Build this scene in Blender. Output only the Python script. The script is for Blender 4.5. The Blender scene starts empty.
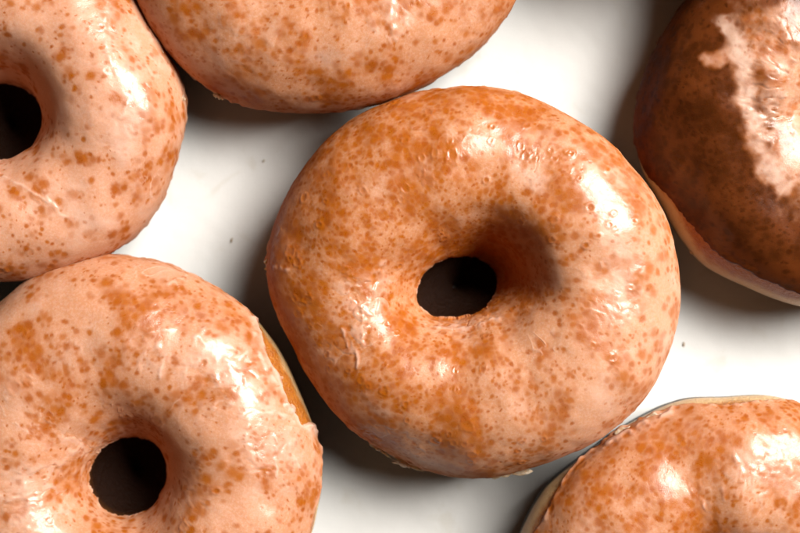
import bpy, bmesh, math, random
import numpy as np
from mathutils import Vector

# ------------------------------------------------------------------ camera
CAM_Z = 0.360            # metres above the board
Z_SIL = 0.017            # height of the doughnuts' widest line
PX = 0.000225            # metres per photo pixel at that height
F_PX = (CAM_Z - Z_SIL) / PX
sc = bpy.context.scene
cam_d = bpy.data.cameras.new("camera")
cam = bpy.data.objects.new("camera", cam_d)
sc.collection.objects.link(cam)
cam.location = (0, 0, CAM_Z)
cam.rotation_euler = (0, 0, 0)
cam_d.sensor_width = 36
cam_d.lens = 36 * F_PX / 800.0
cam_d.clip_start = 0.01
cam_d.clip_end = 20
cam_d.dof.use_dof = True
cam_d.dof.focus_distance = CAM_Z - 0.029
cam_d.dof.aperture_fstop = 9.0
sc.camera = cam

# ------------------------------------------------------------------ world, window light, exposure
world = bpy.data.worlds.new("World")
sc.world = world
world.use_nodes = True
bg = world.node_tree.nodes["Background"]
bg.inputs[0].default_value = (1.0, 0.80, 0.58, 1)
bg.inputs[1].default_value = 0.028

def area(name, az, el, dist, sx, sy, watts, col):
    d = bpy.data.lights.new(name, 'AREA')
    d.shape = 'RECTANGLE'; d.size = sx; d.size_y = sy
    d.energy = watts; d.color = col
    o = bpy.data.objects.new(name, d)
    sc.collection.objects.link(o)
    a, e = math.radians(az), math.radians(el)
    p = Vector((math.cos(a) * math.cos(e), math.sin(a) * math.cos(e), math.sin(e))) * dist
    o.location = p
    o.rotation_euler = (-p).to_track_quat('-Z', 'Y').to_euler()
    return o
area("window_light", 33, 48, 0.95, 0.58, 0.42, 26.5, (1.0, 0.965, 0.915))

sc.cycles.adaptive_threshold = 0.02
sc.cycles.max_bounces = 6
sc.cycles.diffuse_bounces = 4
sc.cycles.glossy_bounces = 2
sc.view_settings.view_transform = 'Standard'
sc.view_settings.look = 'None'
sc.view_settings.exposure = 0.0
sc.view_settings.gamma = 1.0
sc.view_settings.use_curve_mapping = False

# ------------------------------------------------------------------ noise
_rng = np.random.default_rng(7)
_perm = _rng.permutation(256).astype(np.int32)
_perm = np.concatenate([_perm, _perm, _perm])
_g = _rng.normal(size=(256, 3)); _g /= np.linalg.norm(_g, axis=1)[:, None]
_g = _g.astype(np.float32)

def perlin(p):
    """p (...,3) -> about -1..1"""
    p = np.asarray(p, dtype=np.float32)
    i = np.floor(p).astype(np.int32); f = p - i
    i &= 255
    w = f * f * f * (f * (f * 6 - 15) + 10)
    out = 0
    for dx in (0, 1):
        wx = w[..., 0] if dx else 1 - w[..., 0]
        hx = _perm[i[..., 0] + dx]
        for dy in (0, 1):
            wy = w[..., 1] if dy else 1 - w[..., 1]
            hy = _perm[hx + i[..., 1] + dy]
            for dz in (0, 1):
                wz = w[..., 2] if dz else 1 - w[..., 2]
                g = _g[_perm[hy + i[..., 2] + dz] & 255]
                dot = (g[..., 0] * (f[..., 0] - dx) + g[..., 1] * (f[..., 1] - dy)
                       + g[..., 2] * (f[..., 2] - dz))
                out = out + wx * wy * wz * dot
    return out * 1.6

def fbm(p, n=3):
    o = 0; a = 1.0; s = 0
    for k in range(n):
        o = o + a * perlin(p * (2.03 ** k) + 17.3 * k); s += a; a *= 0.5
    return o / s

def sstep(a, b, x):
    t = np.clip((x - a) / (b - a), 0, 1)
    return t * t * (3 - 2 * t)

# ------------------------------------------------------------------ node helpers
class NT:
    def __init__(self, name):
        self.m = bpy.data.materials.new(name); self.m.use_nodes = True
        self.t = self.m.node_tree
        self.t.nodes.clear()
        self.out = self.n('ShaderNodeOutputMaterial')
    def n(self, kind, **kw):
        nd = self.t.nodes.new(kind)
        for k, v in kw.items(): setattr(nd, k, v)
        return nd
    def link(self, a, b): self.t.links.new(a, b)
    def put(self, sock, v):
        if hasattr(v, 'is_output') or isinstance(v, bpy.types.NodeSocket): self.link(v, sock)
        else: sock.default_value = v
    def math(self, op, a, b=None, c=None, clamp=False):
        nd = self.n('ShaderNodeMath', operation=op, use_clamp=clamp)
        self.put(nd.inputs[0], a)
        if b is not None: self.put(nd.inputs[1], b)
        if c is not None: self.put(nd.inputs[2], c)
        return nd.outputs[0]
    def vmath(self, op, a, b=None, scale=None):
        nd = self.n('ShaderNodeVectorMath', operation=op)
        self.put(nd.inputs[0], a)
        if b is not None: self.put(nd.inputs[1], b)
        if scale is not None: self.put(nd.inputs['Scale'], scale)
        return nd.outputs[0]
    def noise(self, vec, scale, detail=2.0, rough=0.5, dist=0.0, color=False):
        nd = self.n('ShaderNodeTexNoise')
        self.link(vec, nd.inputs['Vector'])
        nd.inputs['Scale'].default_value = scale
        nd.inputs['Detail'].default_value = detail
        nd.inputs['Roughness'].default_value = rough
        nd.inputs['Distortion'].default_value = dist
        return nd.outputs['Color'] if color else nd.outputs['Fac']
    def voro(self, vec, scale, feature='F1'):
        nd = self.n('ShaderNodeTexVoronoi', feature=feature)
        self.link(vec, nd.inputs['Vector'])
        nd.inputs['Scale'].default_value = scale
        return nd
    def map(self, v, a, b, c=0.0, d=1.0, smooth=True):
        nd = self.n('ShaderNodeMapRange', interpolation_type='SMOOTHSTEP' if smooth else 'LINEAR')
        self.put(nd.inputs['Value'], v)
        self.put(nd.inputs['From Min'], a); self.put(nd.inputs['From Max'], b)
        self.put(nd.inputs['To Min'], c); self.put(nd.inputs['To Max'], d)
        return nd.outputs[0]
    def mix(self, f, a, b, blend='MIX'):
        nd = self.n('ShaderNodeMix', data_type='RGBA', blend_type=blend)
        self.put(nd.inputs[0], f)
        for s, v in ((nd.inputs[6], a), (nd.inputs[7], b)):
            if isinstance(v, tuple): s.default_value = (*v[:3], 1)
            else: self.link(v, s)
        return nd.outputs[2]
    def attr(self, name):
        nd = self.n('ShaderNodeAttribute'); nd.attribute_name = name
        return nd.outputs['Fac']
    def coords_mm(self, off):
        tc = self.n('ShaderNodeTexCoord')
        v = self.vmath('SCALE', tc.outputs['Object'], scale=1000.0)
        return self.vmath('ADD', v, off)
    def bsdf(self): 
        b = self.n('ShaderNodeBsdfPrincipled'); self.link(b.outputs[0], self.out.inputs[0]); return b

def glaze_material(name, off, gloss=1.0, mottle=0.25, toastc=(0.112, 0.026, 0.0042), peach=(0.46, 0.205, 0.100), amber=(0.34, 0.086, 0.0022), milkc=(0.60, 0.40, 0.315)):
    T = NT(name)
    P = T.coords_mm(off)
    milk = T.attr("milk"); 
    # slight wander of the lookup so that freckles are not round
    wa = T.n('ShaderNodeAttribute'); wa.attribute_name = "wander"
    Pw = T.vmath('ADD', P, wa.outputs['Vector'])
    mott = T.noise(P, 1.6, 2.0, 0.65)
    blot = T.attr("blot")
    spot = T.math('ADD', T.attr("spot"), T.math('MULTIPLY', T.math('SUBTRACT', mott, 0.5), 0.50))
    spot = T.map(spot, 0.02, 1.02)
    spot = T.math('MULTIPLY', spot, T.map(T.attr("spot"), 0.0, 0.10))
    tone = T.attr("tone")
    amberf = T.math('SUBTRACT', 1.0, T.math('MULTIPLY', T.math('SUBTRACT', 1.0, T.math('MULTIPLY', spot, 0.95)), T.math('SUBTRACT', 1.0, T.math('ADD', T.math('MULTIPLY', blot, 0.26), T.math('MULTIPLY', T.attr('halo'), 0.48), clamp=True))))
    # glaze thickness colour, with sheen and shade painted into the same masks
    thin_shade = T.attr("thin_shade")
    base = T.mix(T.math('MULTIPLY', thin_shade, 0.50), peach, tuple(0.55 * p + 0.45 * a for p, a in zip(peach, amber)))
    base = T.mix(T.map(mott, 0.35, 0.75, 0.0, mottle), base, milkc)
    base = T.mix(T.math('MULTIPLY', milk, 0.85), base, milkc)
    toast = T.attr('toast')
    base = T.mix(toast, base, toastc)
    deep = T.mix(tone, amber, (amber[0] * 0.84, amber[1] * 0.70, amber[2] * 0.5))
    deep = T.mix(toast, deep, tuple(0.5 * c for c in toastc))
    keepa = T.math('SUBTRACT', 1.0, T.math('MULTIPLY', milk, 0.80))
    col = T.mix(T.math('MULTIPLY', amberf, keepa), base, deep)
    b = T.bsdf()
    T.link(col, b.inputs['Base Color'])
    # relief
    grain = T.noise(P, 3.6, 1.5, 0.6)
    pit = T.math('MULTIPLY', spot, -0.022)
    h = T.math('ADD', pit, T.math('MULTIPLY', grain, 0.026))
    bump = T.n('ShaderNodeBump'); bump.inputs['Strength'].default_value = 1.0
    bump.inputs['Distance'].default_value = 0.001
    T.link(h, bump.inputs['Height'])
    T.link(bump.outputs[0], b.inputs['Normal']); T.link(bump.outputs[0], b.inputs['Coat Normal'])
    rough = T.math('SUBTRACT', T.map(mott, 0.3, 0.7, 0.38, 0.54), T.math('MULTIPLY', spot, 0.14))
    b.inputs['IOR'].default_value = 1.42 + 0.08 * gloss
    wet = T.attr('wet')
    T.link(T.math('MULTIPLY', wet, 0.36 * gloss), b.inputs['Coat Weight'])
    veilf = T.math('MULTIPLY', wet, T.math('MULTIPLY_ADD', toast, -0.28, 0.38))
    T.link(T.math('ADD', veilf, 0.03), b.inputs['Specular IOR Level'])
    T.link(T.math('MULTIPLY_ADD', T.math('SUBTRACT', 1.0, wet), 0.22, rough), b.inputs['Roughness'])
    b.inputs['Coat Roughness'].default_value = 0.13
    b.inputs['Coat IOR'].default_value = 1.45
    b.inputs['Subsurface Weight'].default_value = 0.22
    b.inputs['Subsurface Radius'].default_value = (1.0, 0.42, 0.18)
    b.inputs['Subsurface Scale'].default_value = 0.0022
    return T.m

def dough_material(name, off, toast=(0.34, 0.095, 0.010), cream=(0.62, 0.40, 0.19)):
    T = NT(name)
    P = T.coords_mm(off)
    band = T.attr("band")
    n1 = T.noise(P, 0.35, 4.0, 0.6)
    f = T.math('ADD', band, T.math('MULTIPLY', T.math('SUBTRACT', n1, 0.5), 0.55))
    f = T.map(f, 0.30, 0.72)
    toasty = T.mix(T.map(T.noise(P, 0.6, 4.0, 0.65), 0.35, 0.7), toast, (0.44, 0.145, 0.012))
    col = T.mix(f, toasty, cream)
    col = T.mix(T.map(T.noise(P, 1.7, 4.0, 0.7), 0.45, 0.8, 0.0, 0.22), col, tuple(c * 0.78 for c in cream))
    col = T.mix(T.math('MULTIPLY', T.attr('under'), 1.0), col, (0.014, 0.0055, 0.003))  # near-black dough: shade inside the hole painted in, underside included
    b = T.bsdf()
    T.link(col, b.inputs['Base Color'])
    bump = T.n('ShaderNodeBump'); bump.inputs['Distance'].default_value = 0.001
    hh = T.math('ADD', T.math('MULTIPLY', T.noise(P, 1.1, 5.0, 0.70), 0.55), T.math('MULTIPLY', T.voro(P, 1.3).outputs['Distance'], 0.10))
    T.link(hh, bump.inputs['Height'])
    T.link(bump.outputs[0], b.inputs['Normal'])
    b.inputs['Roughness'].default_value = 0.32
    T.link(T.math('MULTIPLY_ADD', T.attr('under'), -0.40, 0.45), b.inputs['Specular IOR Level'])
    b.inputs['Subsurface Weight'].default_value = 0.35
    b.inputs['Subsurface Radius'].default_value = (1.0, 0.55, 0.25)
    b.inputs['Subsurface Scale'].default_value = 0.0025
    return T.m

def flake_material():
    T = NT("dried_glaze")
    P = T.coords_mm((3, 1, 2))
    col = T.mix(T.map(T.noise(P, 1.0, 3.0), 0.4, 0.7), (0.50, 0.36, 0.25), (0.44, 0.23, 0.11))
    b = T.bsdf(); T.link(col, b.inputs['Base Color'])
    bump = T.n('ShaderNodeBump'); bump.inputs['Distance'].default_value = 0.001
    T.link(T.math('MULTIPLY', T.noise(P, 1.8, 4.0, 0.6), 0.25), bump.inputs['Height'])
    T.link(bump.outputs[0], b.inputs['Normal'])
    b.inputs['Roughness'].default_value = 0.32
    b.inputs['Subsurface Weight'].default_value = 0.5
    b.inputs['Subsurface Radius'].default_value = (1.0, 0.6, 0.35)
    b.inputs['Subsurface Scale'].default_value = 0.0015
    return T.m
M_FLAKE = flake_material()

def board_material():
    T = NT("white_card")
    P = T.coords_mm((0, 0, 0))
    blotch = T.noise(P, 0.02, 4.0, 0.6)
    col = T.mix(T.map(blotch, 0.3, 0.7), (0.61, 0.60, 0.575), (0.645, 0.636, 0.612))
    fib = T.noise(P, 1.8, 4.0, 0.7)
    col = T.mix(T.map(fib, 0.4, 0.75, 0.0, 0.22), col, (0.55, 0.54, 0.512))
    smear = T.map(T.noise(P, 0.07, 4.0, 0.65, 1.2), 0.56, 0.70)
    col = T.mix(T.math('MULTIPLY', smear, 0.32), col, (0.54, 0.50, 0.42))
    b = T.bsdf(); T.link(col, b.inputs['Base Color'])
    T.link(T.map(smear, 0, 1, 0.55, 0.30), b.inputs['Roughness'])
    bump = T.n('ShaderNodeBump'); bump.inputs['Distance'].default_value = 0.001
    hh = T.math('ADD', T.math('MULTIPLY', fib, 0.035), T.math('MULTIPLY', T.noise(P, 0.10, 2.0), 0.30))
    T.link(hh, bump.inputs['Height'])
    T.link(bump.outputs[0], b.inputs['Normal'])
    return T.m

# ------------------------------------------------------------------ mesh helpers
def mesh_obj(name, verts, faces, mat, parent=None, attrs=None, smooth=True):
    me = bpy.data.meshes.new(name)
    verts = np.asarray(verts, dtype=np.float32); faces = np.asarray(faces, dtype=np.int32)
    me.vertices.add(len(verts)); me.vertices.foreach_set('co', verts.ravel())
    nf, k = faces.shape
    me.loops.add(nf * k); me.loops.foreach_set('vertex_index', faces.ravel())
    me.polygons.add(nf)
    me.polygons.foreach_set('loop_start', np.arange(0, nf * k, k, dtype=np.int32))
    me.polygons.foreach_set('loop_total', np.full(nf, k, dtype=np.int32))
    if smooth: me.polygons.foreach_set('use_smooth', np.ones(nf, dtype=bool))
    me.update(calc_edges=True)
    for an, av in (attrs or {}).items():
        av = np.asarray(av, dtype=np.float32)
        a = me.attributes.new(an, 'FLOAT_VECTOR' if av.ndim == 2 else 'FLOAT', 'POINT')
        a.data.foreach_set('vector' if av.ndim == 2 else 'value', av.ravel())
    me.materials.append(mat)
    o = bpy.data.objects.new(name, me)
    sc.collection.objects.link(o)
    if parent is not None: o.parent = parent
    return o

def px_world(px, py, z=Z_SIL):
    s = (CAM_Z - z) / F_PX
    return np.array([(px - 400.0) * s, (266.5 - py) * s])

# ------------------------------------------------------------------ the white card under the doughnuts
def build_board():
    n = 61; L = 0.36
    xs = np.linspace(-L, L, n)
    X, Y = np.meshgrid(xs, xs, indexing='xy')
    Z = fbm(np.stack([X * 9, Y * 9, X * 0], -1), 2) * 0.0005
    Z = np.minimum(Z, 0.0)
    top = np.stack([X, Y, Z], -1).reshape(-1, 3)
    f = []
    for j in range(n - 1):
        for i in range(n - 1):
            a = j * n + i; f.append((a, a + 1, a + n + 1, a + n))
    rim = [i for i in range(n)] + [j * n + n - 1 for j in range(1, n)] + [(n - 1) * n + i for i in range(n - 2, -1, -1)] + [j * n for j in range(n - 2, 0, -1)]
    base = len(top)
    low = top[rim].copy(); low[:, 2] = -0.003
    v = np.concatenate([top, low])
    for k in range(len(rim)):
        k2 = (k + 1) % len(rim)
        f.append((rim[k], base + k, base + k2, rim[k2]))
    o = mesh_obj("table_surface", v, f, board_material())
    o["kind"] = "structure"
    o["label"] = "smooth white card surface under the doughnuts"
    return o
build_board()

# ------------------------------------------------------------------ doughnuts
def build_doughnut(spec):
    sd = spec['seed']
    cpx = spec['center']
    c = px_world(*cpx)
    root = bpy.data.objects.new("glazed_doughnut", None)
    sc.collection.objects.link(root)
    root.location = (c[0], c[1], spec.get('lift', 0.0))
    root.rotation_euler = (*spec.get('lean', (0.0, 0.0)), 0.0)
    root.empty_display_size = 0.02
    root["label"] = spec['label']; root["category"] = "doughnut"
    root["group"] = "glazed ring doughnuts on the white card"
    # outline radius per angle, metres
    if 'outline' in spec:
        pts = np.array([px_world(*p) - c for p in spec['outline']])
        ang = np.arctan2(pts[:, 1], pts[:, 0]); rad = np.hypot(pts[:, 0], pts[:, 1])
        o_ = np.argsort(ang); ang = ang[o_]; rad = rad[o_]
    else:
        ang = np.array([0.0]); rad = np.array([spec.get('R', 200) * PX])
    R0 = spec.get('R', 200) * PX
    # fill angular gaps the frame cuts off with the mean radius
    aa, rr_ = list(ang), list(rad)
    for k in range(24):
        t = -math.pi + (k + 0.5) * 2 * math.pi / 24
        dd = np.abs((np.array(ang) - t + math.pi) % (2 * math.pi) - math.pi)
        if dd.min() > 0.30: aa.append(t); rr_.append(R0)
    o_ = np.argsort(aa); ang = np.array(aa)[o_]; rad = np.array(rr_)[o_]
    fine = np.linspace(-math.pi, math.pi, 1441)[:-1]
    rf = np.interp(fine, ang, rad, period=2 * math.pi)
    ker = np.exp(-0.5 * (np.arange(-60, 61) / 16.0) ** 2); ker /= ker.sum()
    rf = np.convolve(np.concatenate([rf[-60:], rf, rf[:60]]), ker, mode='valid')
    hx, hy = spec.get('hole_off', (0, 0)); hx *= PX; hy *= -PX
    hr = spec.get('hole_r', 42) * PX
    sq = spec.get('hole_asp', (1.0, 1.0, 0.0))     # stretch x, y, turn
    Ht = spec.get('height', 0.032)
    tilt = spec.get('tilt', (0.0, 0.0))             # rise per metre in x, y

    def base(U, V):
        R = np.interp(U, fine, rf, period=2 * math.pi)
        # distance from the centre to the hole's rim along U
        ct, st = math.cos(sq[2]), math.sin(sq[2])
        ux, uy = np.cos(U), np.sin(U)
        ax_, ay_ = (ux * ct + uy * st) / sq[0], (-ux * st + uy * ct) / sq[1]
        ox_, oy_ = (hx * ct + hy * st) / sq[0], (-hx * st + hy * ct) / sq[1]
        A = ax_ ** 2 + ay_ ** 2; B = ax_ * ox_ + ay_ * oy_; C = ox_ ** 2 + oy_ ** 2 - hr ** 2
        rin = (B + np.sqrt(np.maximum(B * B - A * C, 1e-12))) / A
        mid = 0.5 * (R + rin); hw = 0.5 * (R - rin)
        cv, sv = np.cos(V), np.sin(V)
        dr = spec.get('drop', (35, 80, 0.006, 0.002))
        da0 = (U - math.radians(dr[0]) + math.pi) % (2 * math.pi) - math.pi
        zc = Z_SIL - (dr[2] * np.exp(-(da0 / math.radians(dr[1])) ** 2) + dr[3]) * sstep(0.0, 0.9, -cv)
        e = 0.92
        rr = mid + hw * np.sign(cv) * np.abs(cv) ** e
        fun = spec.get('funnel', (45, 70, 0.35, 0.15))
        da = (U - math.radians(fun[0]) + math.pi) % (2 * math.pi) - math.pi
        pw = 1.0 + (fun[2] * np.exp(-(da / math.radians(fun[1])) ** 2) + fun[3]) * sstep(0.0, 0.75, -cv)
        up = (Ht - zc) * np.sign(sv) * np.abs(sv) ** pw
        dn = (zc + 0.0035) * np.sign(sv) * np.abs(sv) ** 0.85
        z = zc + np.where(sv > 0, up, dn)
        # tube bulges: vary the height round the ring
        q = np.stack([np.cos(U) * 1.3 + sd * 3.1, np.sin(U) * 1.3, np.full_like(U, sd * 1.7)], -1)
        z = z + np.where(sv > 0, sv, 0) * 0.0022 * perlin(q)
        vv = np.mod(V, 2 * math.pi)
        pinch = sstep(math.pi + 0.02, math.pi + 0.55, vv) * (1 - sstep(math.pi + 0.75, math.pi + 1.5, vv))  # closes the hole, so a dark floor stands in for its shade
        x, y = rr * ux, rr * uy
        x = x + (hx - x) * pinch; y = y + (hy - y) * pinch
        z = z + (tilt[0] * x + tilt[1] * y) * sstep(0.004, 0.02, z)
        p = np.stack([x, y, z], -1)
        mm = p * 1000.0
        off = np.array([sd * 31.7, sd * 11.3, sd * 5.9])
        l1 = perlin(mm / 21.0 + off); l2 = perlin(mm / 8.5 + off); l3 = perlin(mm / 3.6 + off)
        nrm = np.stack([cv * ux, cv * uy, sv], -1)
        disp = (1.25 * l1 + 0.42 * l2 + 0.085 * l3) * 0.001
        edge_keep = 1 - 0.40 * np.exp(-(V / 0.5) ** 2)    # keep the traced outline
        p = p + nrm * (disp * edge_keep)[..., None]
        # stand flat on the card
        zz = p[..., 2]
        k = 0.0012
        p[..., 2] = np.where(zz > 4 * k, zz, k * np.log1p(np.exp(np.clip(zz / k, -30, 30)))) + 0.00015
        return p, mm, off

    def normals(p, periodic_v):
        du = np.roll(p, -1, 0) - np.roll(p, 1, 0)
        if periodic_v: dv = np.roll(p, -1, 1) - np.roll(p, 1, 1)
        else: dv = np.gradient(p, axis=1)
        n = np.cross(du, dv)
        n /= np.maximum(np.linalg.norm(n, axis=-1, keepdims=True), 1e-12)
        return n

    # ---------------- dough: the whole ring
    nu, nv = 300, 120
    U, V = np.meshgrid(np.linspace(-math.pi, math.pi, nu + 1)[:-1], np.linspace(-math.pi, math.pi, nv + 1)[:-1], indexing='ij')
    p, mm, off = base(U, V)
    wob = 0.10 * perlin(np.stack([np.cos(U) * 3 + sd, np.sin(U) * 3, V * 0], -1))
    band = np.exp(-((V - spec.get('cream_c', 0.02) + wob) / np.where(V > spec.get('cream_c', 0.02), spec.get('cream_up', 0.24), 0.52)) ** 2)
    ids = np.arange(nu * nv).reshape(nu, nv)
    f = np.stack([ids, np.roll(ids, -1, 0), np.roll(np.roll(ids, -1, 0), -1, 1), np.roll(ids, -1, 1)], -1).reshape(-1, 4)
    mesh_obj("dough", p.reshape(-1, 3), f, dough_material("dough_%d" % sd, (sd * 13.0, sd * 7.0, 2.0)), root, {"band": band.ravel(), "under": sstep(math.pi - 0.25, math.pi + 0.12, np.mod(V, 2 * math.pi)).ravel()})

    # ---------------- glaze: a shell over the top and down the hole
    nu, nv = spec.get('res', (760, 230))
    vlo, vhi = -0.75, math.pi + 0.55
    U, V = np.meshgrid(np.linspace(-math.pi, math.pi, nu + 1)[:-1], np.linspace(vlo, vhi, nv), indexing='ij')
    p, mm, off = base(U, V)
    n = normals(p, False)
    # rim line: ragged, with lobes
    cu, su = np.cos(U), np.sin(U)
    ring = lambda fr, k: perlin(np.stack([cu * fr + sd * 2.3, su * fr, np.full_like(U, sd + k)], -1))
    vr = spec.get('rim', -0.20) + 0.10 * ring(1.6, 1) + 0.055 * ring(6, 2) + 0.030 * ring(17, 3) + 0.022 * ring(44, 4)
    for (a0, wdt, amt) in spec.get('rim_bumps', ()):
        d = (U - math.radians(a0) + math.pi) % (2 * math.pi) - math.pi
        vr = vr + amt * np.exp(-(d / math.radians(wdt)) ** 2)
    g = (V - vr) * 17.5                                     # mm inside the glaze
    g = np.minimum(g, (math.pi + 0.02 + 0.10 * ring(5, 5) + 0.05 * ring(19, 6) - V) * 14.0)
    # thickness of the glaze
    th = 0.34 + 0.16 * perlin(mm / 9.0 + off + 50) + 0.05 * perlin(mm / 2.4 + off + 20)
    milk = sstep(0.15, 0.85, fbm(mm / 10.0 + off + 90, 3) + 0.10) * 0.50 * spec.get('milk_k', 1.0)
    # wrinkles where the set glaze has slid
    wq = mm / 6.5 + off + 33
    warp = np.stack([perlin(wq + 5), perlin(wq + 11), perlin(wq + 23)], -1)
    rn = 1 - np.abs(perlin(mm / 4.6 + off + 1.1 * warp))
    wm = sstep(0.12, 0.55, perlin(mm / 15.0 + off + 70) - 0.28 + spec.get('wrinkle', 0.0))
    wr = sstep(0.90, 0.985, rn) * wm * (1 - sstep(1.7, 2.2, V))
    th = th + 0.11 * wr; milk = np.maximum(milk, 0.60 * wr)
    # streaks that run down into the hole
    hz = sstep(1.9, 2.7, V)
    st = perlin(np.stack([cu * 5 + sd, su * 5, V * 1.6], -1))
    th = th + hz * 0.12 * st
    # ridges, pale streaks with painted highlights, and bare places seen in the photograph
    ptop = p[..., :2]; topmask = (n[..., 2] > -0.25)
    scale_z = (CAM_Z - p[..., 2]) / F_PX
    # project each point straight to photo pixels to lay the marks out on this doughnut's skin
    qx = (ptop[..., 0] + c[0]) / scale_z + 400.0
    qy = 266.5 - (ptop[..., 1] + c[1]) / scale_z
    jit = 1.3 * perlin(mm / 1.5 + off + 8) + 4.0 * perlin(mm / 4.2 + off + 9); jit2 = 1.3 * perlin(mm / 1.5 + off + 18) + 4.0 * perlin(mm / 4.2 + off + 19)
    def dist_poly(poly):
        best = np.full(qx.shape, 1e9, dtype=np.float32)
        X, Y = qx + jit, qy + jit2
        for (x0, y0), (x1, y1) in zip(poly[:-1], poly[1:]):
            dx, dy = x1 - x0, y1 - y0
            t = np.clip(((X - x0) * dx + (Y - y0) * dy) / max(dx * dx + dy * dy, 1e-6), 0, 1)
            best = np.minimum(best, np.hypot(X - x0 - t * dx, Y - y0 - t * dy))
        return best
    for poly, w, hgt, mk in spec.get('ridges', ()):
        d = dist_poly(poly)
        e = np.exp(-(d / w) ** 2) * topmask
        e = e * (0.15 + 0.85 * sstep(-0.25, 0.35, perlin(mm / 1.9 + off + 61)))
        th = th + 0.7 * hgt * e; milk = np.maximum(milk, mk * e)
    toast = np.full((nu, nv), spec.get('toast', 0.0), np.float32)
    for poly, w, hgt, mk in spec.get('smear_highlights', ()):  # glaze streaks, some painted pale where window highlights fall
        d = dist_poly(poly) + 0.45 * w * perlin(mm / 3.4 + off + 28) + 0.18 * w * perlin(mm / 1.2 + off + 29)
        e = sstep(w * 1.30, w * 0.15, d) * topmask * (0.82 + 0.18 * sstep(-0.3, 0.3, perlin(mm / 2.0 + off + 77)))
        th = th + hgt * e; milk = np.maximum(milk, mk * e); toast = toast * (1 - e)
    for poly in spec.get('bare', ()):
        X, Y = qx + 1.5 * jit, qy + 1.5 * jit2
        ins = np.zeros(qx.shape, bool); 
        m_ = len(poly)
        for a in range(m_):
            x0, y0 = poly[a]; x1, y1 = poly[(a + 1) % m_]
            cond = ((y0 > Y) != (y1 > Y))
            xi = (x1 - x0) * (Y - y0) / ((y1 - y0) if abs(y1 - y0) > 1e-6 else 1e-6) + x0
            ins ^= cond & (X < xi)
        d = dist_poly(list(poly) + [poly[0]]) * 0.22
        sgn = np.where(ins & topmask, -d, np.where(topmask, d, 1e3))
        g = np.minimum(g, sgn)
        lip = np.exp(-((sgn - 0.7) / 0.6) ** 2) * topmask
        th = th + 0.22 * lip; milk = np.maximum(milk, 0.8 * lip)
    dens = 0.5 + 0.50 * (0.75 * fbm(mm / 12.0 + off + 130, 3) + 0.22 * fbm(mm / 3.9 + off + 150, 2))
    blot = sstep(-0.22, 0.42, fbm(mm / 3.3 + off + 170, 3))
    thin_shade = sstep(-0.5, 0.55, fbm(mm / 6.2 + off + 190, 3))
    gx, gy, gk, gt = spec.get('shade_side', (0, 0, 0, 0))   # side away from the window: its shade painted as warmer, darker colour
    side = (mm[..., 0] * gx + mm[..., 1] * gy) / 45.0
    dens = dens + gk * side
    thin_shade = np.clip(thin_shade + gt * np.clip(side, -1, 1), 0, 1.6)
    milk = np.clip(milk - 0.30 * (gt > 0) * np.clip(side, -1, 0.4), 0, 1)  # paler towards the window: sheen painted into the colour
    dens = dens + 0.10 + spec.get('density', 0.0) - 0.06 * milk
    blot = blot * sstep(0.45, 0.80, dens)
    spot = np.zeros((nu, nv), np.float32); tone = np.full((nu, nv), 0.3, np.float32)
    rg = np.random.default_rng(sd * 101 + 5)
    nz = perlin(mm * 1.25 + off + 301)
    big = 1.0 + 0.55 * np.clip(perlin(mm / 9.0 + off + 333) * 1.6, -0.7, 1)
    acc_p = sstep(0.30, 0.86, dens) ** 1.25
    su_ = np.linalg.norm(np.roll(p, -1, 0) - p, axis=-1); sv_ = np.linalg.norm(np.gradient(p, axis=1), axis=-1)
    wgt = (su_ * sv_ * acc_p).ravel(); cs = np.cumsum(wgt); cs /= cs[-1]
    n_spot = int(spec.get('spots', 1.0) * 1.15e6 * wgt.sum())
    for t in rg.random(n_spot):
        k = int(np.searchsorted(cs, t)); iu, iv = min(k // nv, nu - 1), k % nv
        r_ = float(np.clip(rg.lognormal(-0.64, 0.38) * big[iu, iv], 0.22, 1.3)) * 0.001
        wu = int(2.0 * r_ / max(su_[iu, iv], 5e-5)) + 1; wv = int(2.0 * r_ / max(sv_[iu, iv], 5e-5)) + 1
        wu = min(wu, 40); wv = min(wv, 40)
        ui = np.arange(iu - wu, iu + wu + 1) % nu; v0, v1 = max(iv - wv, 0), min(iv + wv + 1, nv)
        a = p[ui][:, v0:v1] - p[iu, iv]
        el = rg.uniform(0.0, 0.55); th0 = rg.uniform(0, 6.283)
        ax3 = np.array([math.cos(th0), math.sin(th0), 0.0])
        along = a @ ax3
        d = np.sqrt(np.maximum((a ** 2).sum(-1) - el * along ** 2, 0)) / r_
        d = d * (1 + 0.42 * nz[ui, v0:v1])
        mval = sstep(1.55, 0.25, d) * rg.uniform(0.38, 1.0)
        cur = spot[ui, v0:v1]; tn = tone[ui, v0:v1]
        tv = rg.random()
        tone[ui, v0:v1] = np.where(mval > cur, tv, tn)
        spot[ui, v0:v1] = np.maximum(cur, mval)
        if r_ > 0.00045 and rg.random() < 0.028:           # a burst bubble: a little raised ring
            rr0 = rg.uniform(0.75, 1.1)
            th[ui, v0:v1] += rg.uniform(0.06, 0.13) * np.exp(-((d - rr0) / 0.32) ** 2)
    for (bx, by, br) in spec.get('bubbles', ()):
        d = np.where(topmask, np.hypot(qx - bx, qy - by), 99.0)
        th = th + 0.13 * np.exp(-((d - br) / 1.25) ** 2) + 0.05 * np.exp(-(d / (0.4 * br)) ** 2)
        mval = 0.9 * sstep(br * 1.25, br * 0.3, d)
        spot = np.maximum(spot, mval); milk = milk * (1 - mval)
    halo = spot.copy()
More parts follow.
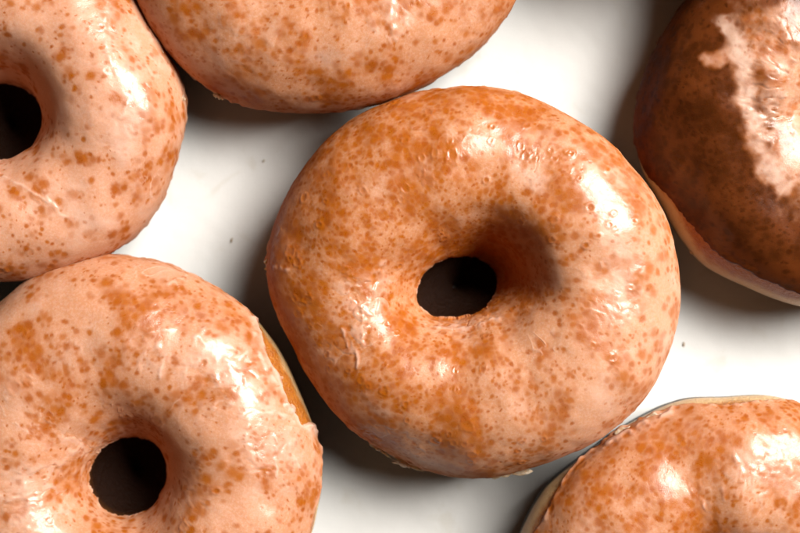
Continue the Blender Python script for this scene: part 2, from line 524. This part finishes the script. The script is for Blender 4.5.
    for it in range(3):
        for k in (1, 2):
            halo = (np.roll(halo, k, 0) + halo + np.roll(halo, -k, 0)) / 3
            hp = np.pad(halo, ((0, 0), (k, k)), mode='edge')
            halo = (hp[:, :-2 * k] + halo + hp[:, 2 * k:]) / 3
    halo = sstep(0.05, 0.65, halo)
    # shade painted as deep amber on the hole wall that faces away from light
    dr = spec.get('drop', (35, 80, 0.006, 0.002))
    da0 = (U - math.radians(dr[0]) + math.pi) % (2 * math.pi) - math.pi
    hole_shade = np.exp(-(da0 / math.radians(dr[1])) ** 2) * sstep(2.0, 2.5, V + 0.12 * perlin(mm / 4.0 + off + 470)) * sstep(0.004, 0.012, dr[2])
    blot = np.maximum(blot, hole_shade); halo = np.maximum(halo, hole_shade); thin_shade = np.maximum(thin_shade, 1.2 * hole_shade); milk = milk * (1 - 0.8 * hole_shade)
    wq = mm * 0.9 + off
    wander = 0.42 * np.stack([perlin(wq + 201), perlin(wq + 214), perlin(wq + 227)], -1)
    th = th + 0.030 * fbm(mm * 0.62 + off + 240 + 0.15 * wander, 2)
    # places where the set glaze has crazed into little plates
    pm = np.zeros((nu, nv), np.float32)
    for (ax_, ay_, ar_, ak_) in spec.get('plates', ()):
        pm = np.maximum(pm, ak_ * sstep(ar_, ar_ * 0.4, np.hypot(qx - ax_, qy - ay_) + 9 * perlin(mm / 4.0 + off + 401)) * topmask)
    if pm.max() > 0:
        sel = pm > 0.01
        ms = mm[sel]
        cq = ms / 4.4 + off + 0.40 * np.stack([perlin(ms / 2.4 + off + 411), perlin(ms / 2.4 + off + 423), perlin(ms / 2.4 + off + 437)], -1)
        ci = np.floor(cq).astype(np.int64)
        f1 = np.full(len(ms), 9.0); f2 = f1.copy(); tl = np.zeros(len(ms))
        for ox in (-1, 0, 1):
            for oy in (-1, 0, 1):
                for oz in (-1, 0, 1):
                    cc = ci + np.array([ox, oy, oz])
                    hsh = _perm[(_perm[(_perm[cc[..., 0] & 255] + cc[..., 1]) & 255] + cc[..., 2]) & 255]
                    dv_ = cq - (cc + 0.5 + 0.55 * _g[hsh])
                    d_ = np.linalg.norm(dv_, axis=-1)
                    tlt = (dv_ * _g[(hsh * 7 + 13) & 255]).sum(-1)
                    nearer = d_ < f1
                    f2 = np.where(nearer, f1, np.minimum(f2, d_)); tl = np.where(nearer, tlt, tl); f1 = np.where(nearer, d_, f1)
        edge = 1 - sstep(0.02, 0.14, f2 - f1)
        th[sel] += pm[sel] * (0.32 * tl * sstep(0.0, 0.25, f2 - f1) - 0.09 * edge)
        milk[sel] = np.maximum(milk[sel], pm[sel] * 0.50 * sstep(0.1, 0.5, tl + 0.2))
    for (a0, wdt, amt) in spec.get('crust', ()):
        d = (U - math.radians(a0) + math.pi) % (2 * math.pi) - math.pi
        k_ = np.exp(-(d / math.radians(wdt)) ** 2) * np.exp(-((g - 0.8) / 0.9) ** 2)
        rag = sstep(-0.25, 0.45, perlin(mm / 2.2 + off + 451))
        th = th + amt * k_ * rag; milk = np.maximum(milk, 0.45 * k_ * rag)
    # a crust where the glaze ends
    lip = np.exp(-((g - 0.9) / 0.8) ** 2)
    cr = sstep(0.0, 0.5, perlin(mm / 3.0 + off + 44) + 0.15)
    th = th + 0.26 * lip * cr; milk = np.maximum(milk, 0.55 * lip * cr * spec.get('milk_k', 1.0))
    thick = np.where(g > 0, np.maximum(th, 0.1) * np.sqrt(np.clip(g / 0.55, 0, 1)), -0.30 * np.clip(-g / 0.3, 0, 1))
    pg = p + n * (thick * 0.001)[..., None]
    pg[..., 2] = np.maximum(pg[..., 2], 0.0004)
    keep_v = g > -0.45
    ids = np.arange(nu * nv).reshape(nu, nv)
    idn = np.roll(ids, -1, 0)
    f = np.stack([ids[:, :-1], idn[:, :-1], idn[:, 1:], ids[:, 1:]], -1).reshape(-1, 4)
    kv = keep_v.ravel()
    f = f[kv[f].any(1)]
    used = np.zeros(nu * nv, bool); used[f] = True
    remap = np.cumsum(used) - 1
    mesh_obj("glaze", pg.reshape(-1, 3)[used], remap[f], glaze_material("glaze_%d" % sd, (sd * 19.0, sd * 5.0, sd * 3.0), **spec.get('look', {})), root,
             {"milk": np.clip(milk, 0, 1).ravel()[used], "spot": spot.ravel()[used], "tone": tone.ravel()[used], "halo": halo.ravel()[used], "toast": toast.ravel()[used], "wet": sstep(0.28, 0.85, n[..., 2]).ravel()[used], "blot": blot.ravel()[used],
              "thin_shade": thin_shade.ravel()[used], "wander": wander.reshape(-1, 3)[used]})

    # ---------------- curled chips of set glaze along the rim
    for k, (fx, fy, fz, L, W, turn, lift) in enumerate(spec.get('flakes', ())):
        q = px_world(fx, fy, fz) - c
        build_flake(root, (q[0], q[1], fz), L * PX, W * PX, math.radians(turn), lift, sd * 10 + k)
    return root

def build_flake(root, loc, L, W, turn, lift, seed):
    r = random.Random(seed)
    na, nr = 28, 4
    edge = [(1 + 0.22 * math.sin(3 * a + seed) + r.uniform(-0.42, 0.30)) for a in [2 * math.pi * i / na for i in range(na)]]
    v, f = [], []
    def pt(i, j, s):
        a = 2 * math.pi * i / na; t = j / nr
        x = math.cos(a) * L * 0.5 * t * (1 + (edge[i] - 1) * t); y = math.sin(a) * W * 0.5 * t * (1 + (edge[i] - 1) * t)
        z = lift * (x * x) / (L * L * 0.25) * L * 0.25 + 0.00012 * math.sin(x * 2100 + seed) + 0.0001 * math.cos(y * 2600)
        return (x, y, z + s * (0.00016 - 0.00011 * t))
    for s in (1, -1):
        v.append(pt(0, 0, s))
        for j in range(1, nr + 1):
            for i in range(na): v.append(pt(i, j, s))
    half = 1 + nr * na
    tri = []
    for s in (0, 1):
        b = s * half
        for i in range(na):
            i2 = (i + 1) % na
            t = (b, b + 1 + i, b + 1 + i2); tri.append(t if s == 0 else t[::-1])
            for j in range(nr - 1):
                a0, a1 = b + 1 + j * na + i, b + 1 + j * na + i2; b0, b1 = a0 + na, a1 + na
                for t in ((a0, b0, b1), (a0, b1, a1)): tri.append(t if s == 0 else t[::-1])
    o1 = 1 + (nr - 1) * na
    for i in range(na):
        i2 = (i + 1) % na
        a0, a1 = o1 + i, o1 + i2
        tri += [(a0, half + a0, half + a1), (a0, half + a1, a1)]
    o = mesh_obj("glaze_flake", v, tri, M_FLAKE, root)
    o.location = loc; o.rotation_euler = (r.uniform(-.35, .35), r.uniform(-.2, .2), turn)
    return o

DOUGHNUTS = [
    dict(seed=1, center=(473, 283), R=198, hole_off=(-17, 5), hole_r=40, hole_asp=(1.12, 0.86, 0.35), height=0.033, tilt=(0.05, 0.02), drop=(45, 75, 0.0135, 0.0005), funnel=(45, 85, 1.0, 0.05), res=(1050, 290), rim=-0.22,
         label="whole glazed ring doughnut in the middle, touching all its neighbours",
         outline=[(268, 258), (279, 215), (303, 175), (345, 125), (395, 99), (450, 88), (515, 96), (578, 124), (630, 171), (664, 228), (678, 290), (668, 345), (642, 395), (592, 440), (540, 463), (480, 475), (420, 468), (370, 441), (322, 394), (288, 335)],
         rim_bumps=((92, 16, 0.55), (-40, 12, 0.30), (175, 8, 0.2)),
         shade_side=(-0.9, 0.3, 0.15, 0.80), density=0.10, bubbles=((590, 208, 4.6), (613, 214, 2.4), (609, 225, 3.0), (636, 197, 2.8), (634, 221, 2.8), (579, 179, 2.4), (607, 170, 2.8), (571, 155, 3.2), (586, 245, 3.4), (598, 236, 2.6), (320, 225, 3.0), (486, 180, 3.2), (492, 128, 2.8)), crust=((-85, 26, 0.55), (-125, 20, 0.35), (178, 8, 0.5)), plates=((368, 300, 42, 1.0), (346, 340, 38, .8), (618, 285, 60, .45), (395, 450, 45, .5), (455, 330, 40, .5), (535, 172, 30, .5)), look=dict(peach=(0.45, 0.192, 0.084)),
         ridges=[([(341, 318), (346, 340), (352, 352)], 1.8, .30, .95), ([(364, 322), (361, 345), (355, 372)], 1.8, .35, .95), ([(330, 338), (338, 346)], 1.6, .25, .9),
                 ([(268, 262), (276, 269), (290, 268)], 3.0, .35, .9), ([(380, 262), (372, 285), (366, 312)], 4.5, .22, .7), ([(418, 322), (440, 330), (470, 329), (497, 318)], 3.2, .35, .8),
                 ([(618, 298), (623, 328)], 2.2, .20, .5), ([(607, 308), (612, 334)], 2.0, .20, .5), ([(641, 280), (636, 312)], 2.4, .22, .5), ([(600, 262), (606, 285)], 2.0, .18, .5),
                 ([(372, 440), (392, 456), (425, 466)], 3.5, .50, .6), ([(350, 425), (380, 447)], 2.2, .3, .5), ([(352, 296), (362, 306), (366, 326)], 2.2, .3, .8)],
         smear_highlights=[([(522, 168), (540, 182)], 13, .08, .55), ([(590, 180), (612, 215), (622, 260), (618, 310)], 18, .06, .45)],  # window highlights painted as pale patches
         flakes=[(507, 470.5, 0.0155, 44, 15, 14, 0.15), (490, 473, 0.0160, 30, 11, -6, 0.2), (538, 461, 0.0160, 36, 8, 22, 0.2), (270, 264, 0.0185, 13, 11, -20, 0.5), (406, 464, 0.0165, 30, 8, -22, 0.3), (380, 449, 0.0165, 22, 6, -38, 0.3)]),
    dict(seed=2, center=(122, 462), R=200, hole_off=(4, 14), hole_r=39, hole_asp=(0.96, 1.02, 0.2), res=(750, 216), rim=-0.10,
         label="glazed doughnut at lower left with a bare orange patch on its right edge",
         outline=[(0, 303), (40, 272), (80, 260), (120, 257), (170, 265), (210, 285), (245, 310), (270, 340), (294, 380), (311, 420), (322, 470), (319, 500), (310, 540)],
         cream_c=-0.12, cream_up=0.30, rim_bumps=((-18, 20, 0.34), (38, 20, 0.12)),
         density=-0.06, look=dict(peach=(0.48, 0.222, 0.118)), wrinkle=0.22,
         ridges=[([(143, 346), (151, 333), (175, 330)], 2.0, .25, .6), ([(159, 344), (162, 376)], 2.2, .25, .9), ([(197, 335), (213, 356), (234, 367), (255, 340)], 2.4, .3, .8), ([(193, 340), (205, 330)], 2, .3, .8),
                 ([(252, 319), (255, 348), (276, 388), (298, 420), (318, 436)], 2.6, .35, .9), ([(234, 415), (276, 414), (298, 425)], 3.0, .3, .85), ([(247, 425), (244, 458)], 2.4, .28, .8), ([(276, 436), (275, 474)], 2.6, .28, .8),
                 ([(215, 360), (222, 400), (240, 412)], 2.2, .26, .7), ([(292, 430), (296, 470)], 2.4, .25, .7), ([(20, 470), (30, 500), (28, 530)], 3, .3, .8), ([(75, 440), (60, 470)], 3.5, .14, .6), ([(90, 436), (72, 452)], 3.5, .14, .6)],
         smear_highlights=[([(210, 350), (235, 380), (262, 410)], 17, .08, .6), ([(245, 440), (285, 450)], 20, .06, .5), ([(20, 480), (26, 520)], 16, .06, .5)],
         bare=[[(256, 320), (276, 326), (302, 372), (318, 424), (303, 421), (284, 388), (267, 350)]],
         crust=((8, 14, 0.35),), plates=((225, 378, 62, .9), (272, 450, 60, .8), (32, 500, 60, 1.0), (152, 350, 34, .6), (70, 455, 40, .8), (190, 500, 40, .3))),
    dict(seed=3, center=(-14, 108), R=190, hole_off=(12, 14), hole_r=41, res=(750, 216), rim=-0.24,
         label="pale pink glazed doughnut at upper left, cut off by the left edge",
         outline=[(138, -2), (152, 25), (166, 52), (180, 85), (184, 108), (177, 148), (160, 197), (130, 236), (78, 266), (30, 279), (0, 280)],
         density=-0.08, look=dict(peach=(0.50, 0.242, 0.140)),
         ridges=[([(104, 0), (107, 51), (115, 73)], 2.2, .25, .7), ([(149, 34), (158, 52), (169, 73)], 3, .45, .9), ([(132, 62), (129, 96), (121, 118)], 2.4, .22, .6), ([(0, 172), (34, 194), (73, 222)], 1.4, .18, .7), ([(44, 190), (49, 203), (60, 212)], 2.4, .25, .8)],
         smear_highlights=[([(128, 70), (130, 110), (122, 150)], 16, .06, .5), ([(106, 5), (112, 50)], 10, .06, .45)],
         plates=((118, 50, 55, .6), (150, 55, 40, .8), (125, 120, 45, .5), (50, 205, 30, .4)), crust=((20, 12, .5),),
         flakes=[(181, 99, 0.019, 9, 6, 30, 0.5), (158, 46, 0.021, 18, 6, -60, 0.4)]),
    dict(seed=4, center=(326, -98), R=210, hole_off=(0, 0), hole_r=42, res=(750, 216), rim=-0.16,
         label="glazed doughnut at top centre, its upper half outside the frame",
         outline=[(140, -5), (150, 25), (175, 60), (210, 90), (245, 106), (290, 113), (340, 110), (390, 97), (440, 75), (480, 45), (505, 15), (514, -4)],
         rim_bumps=((28, 30, 0.6), (-112, 8, 0.12)),
         density=0.02,
         ridges=[([(390, -5), (388, 15), (396, 36)], 2.5, .3, .8), ([(230, 30), (262, 38), (292, 56)], 2.6, .15, .2), ([(165, 45), (190, 66)], 2.2, .2, .4)],
         smear_highlights=[([(388, 0), (392, 18)], 8, .1, .7)],
         cream_up=0.4, plates=((388, 18, 34, .8), (250, 40, 60, .35), (470, 30, 40, .3)), crust=((-115, 12, .5),),
         flakes=[(218, 96, 0.017, 10, 6, -30, 0.4)]),
    dict(seed=5, center=(836, 105), R=200, hole_off=(28, 0), hole_r=42, res=(750, 216), rim=-0.16, height=0.033, tilt=(0.14, 0.02),
         label="dark brown glazed doughnut at upper right with a painted white highlight",
         outline=[(690, 0), (661, 48), (645, 85), (639, 120), (645, 155), (662, 198), (684, 238), (704, 262), (745, 285), (800, 306)],
         rim_bumps=((-143, 26, 0.60), (-105, 24, 0.68)),
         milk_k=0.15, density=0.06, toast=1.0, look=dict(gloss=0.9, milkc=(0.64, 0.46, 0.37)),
                  smear_highlights=[([(728, 24), (740, 50), (746, 95), (754, 130), (768, 165), (780, 184)], 13, .05, .85), ([(704, 58), (716, 64), (734, 48)], 6, .03, .5), ([(776, 40), (800, 100), (806, 160)], 46, .04, .20)],  # streak and lighter right side: window reflection painted as pale colour
         cream_up=0.4, plates=((765, 100, 60, 1.0), (790, 40, 50, .9)),
         flakes=[(694, 250, 0.013, 10, 7, -45, 0.4)]),
    dict(seed=6, center=(717, 602), R=204, hole_off=(0, 0), hole_r=42, res=(750, 216), rim=-0.14,
         label="glazed doughnut at lower right corner with crumbly crust on its upper left rim",
         outline=[(519, 540), (534, 503), (560, 474), (600, 446), (640, 420), (678, 402), (735, 396), (800, 402)],
         rim_bumps=((88, 20, 0.55), (152, 20, 0.58), (118, 10, 0.1)),
         density=0.05,
         ridges=[([(604, 446), (640, 429), (674, 410)], 4.0, .6, .9), ([(698, 484), (701, 498), (706, 508)], 2.4, .3, .8), ([(736, 456), (742, 470)], 2.4, .25, .7), ([(786, 462), (792, 488)], 3, .3, .8), ([(720, 487), (726, 500)], 2.2, .25, .6)],
         smear_highlights=[([(745, 462), (790, 480)], 18, .06, .5)],
         cream_up=0.34, plates=((762, 470, 60, .7), (700, 495, 35, .5)), crust=((122, 16, .7),),
         flakes=[(622, 434, 0.020, 30, 9, 32, 0.4), (650, 420, 0.0205, 28, 10, 25, 0.5), (604, 446, 0.019, 16, 7, 40, 0.4)]),
    dict(seed=8, center=(712, -224), R=194, hole_off=(0, 0), hole_r=42, res=(300, 90), rim=-0.2, lift=0.013, lean=(-0.20, -0.05),  # out of view, added and leaned so its shadow reaches the card
         label="unseen doughnut added beyond the top edge to shade the card"),
]
for s in DOUGHNUTS: build_doughnut(s)

# ------------------------------------------------------------------ crumbs on the card
def crumb(px, py, L, W, turn, label, seed, col):
    T = NT("crumb_%d" % seed); b = T.bsdf()
    P = T.coords_mm((seed, 0, 0))
    T.link(T.mix(T.noise(P, 2.0, 2.0), col, tuple(0.5 * x for x in col)), b.inputs['Base Color'])
    b.inputs['Roughness'].default_value = 0.5
    bm = bmesh.new()
    bmesh.ops.create_icosphere(bm, subdivisions=2, radius=0.5)
    r = random.Random(seed)
    for v in bm.verts:
        k = 1 + r.uniform(-0.3, 0.3)
        v.co = Vector((v.co.x * L * PX * k, v.co.y * W * PX * k + 0.25 * W * PX * math.sin(v.co.x * 4), (v.co.z + 0.42) * W * PX * 0.8))
    me = bpy.data.meshes.new("crumb"); bm.to_mesh(me); bm.free(); me.materials.append(T.m)
    o = bpy.data.objects.new("crumb", me); sc.collection.objects.link(o)
    w = px_world(px, py, 0.0)
    o.location = (w[0], w[1], 0.0); o.rotation_euler = (0, 0, math.radians(turn))
    o["label"] = label; o["category"] = "crumb"; o["group"] = "crumbs on the white card"
crumb(231.5, 240.5, 5, 2.2, 55, "tiny brown crumb on white card left of the middle doughnut", 1, (0.36, 0.24, 0.12))
crumb(683.5, 344.5, 5, 2.2, 65, "tiny brown crumb on white card right of the middle doughnut", 2, (0.36, 0.24, 0.12))
crumb(264, 161, 3, 2, 20, "pale speck of sugar on card below the top doughnut", 3, (0.5, 0.42, 0.3))
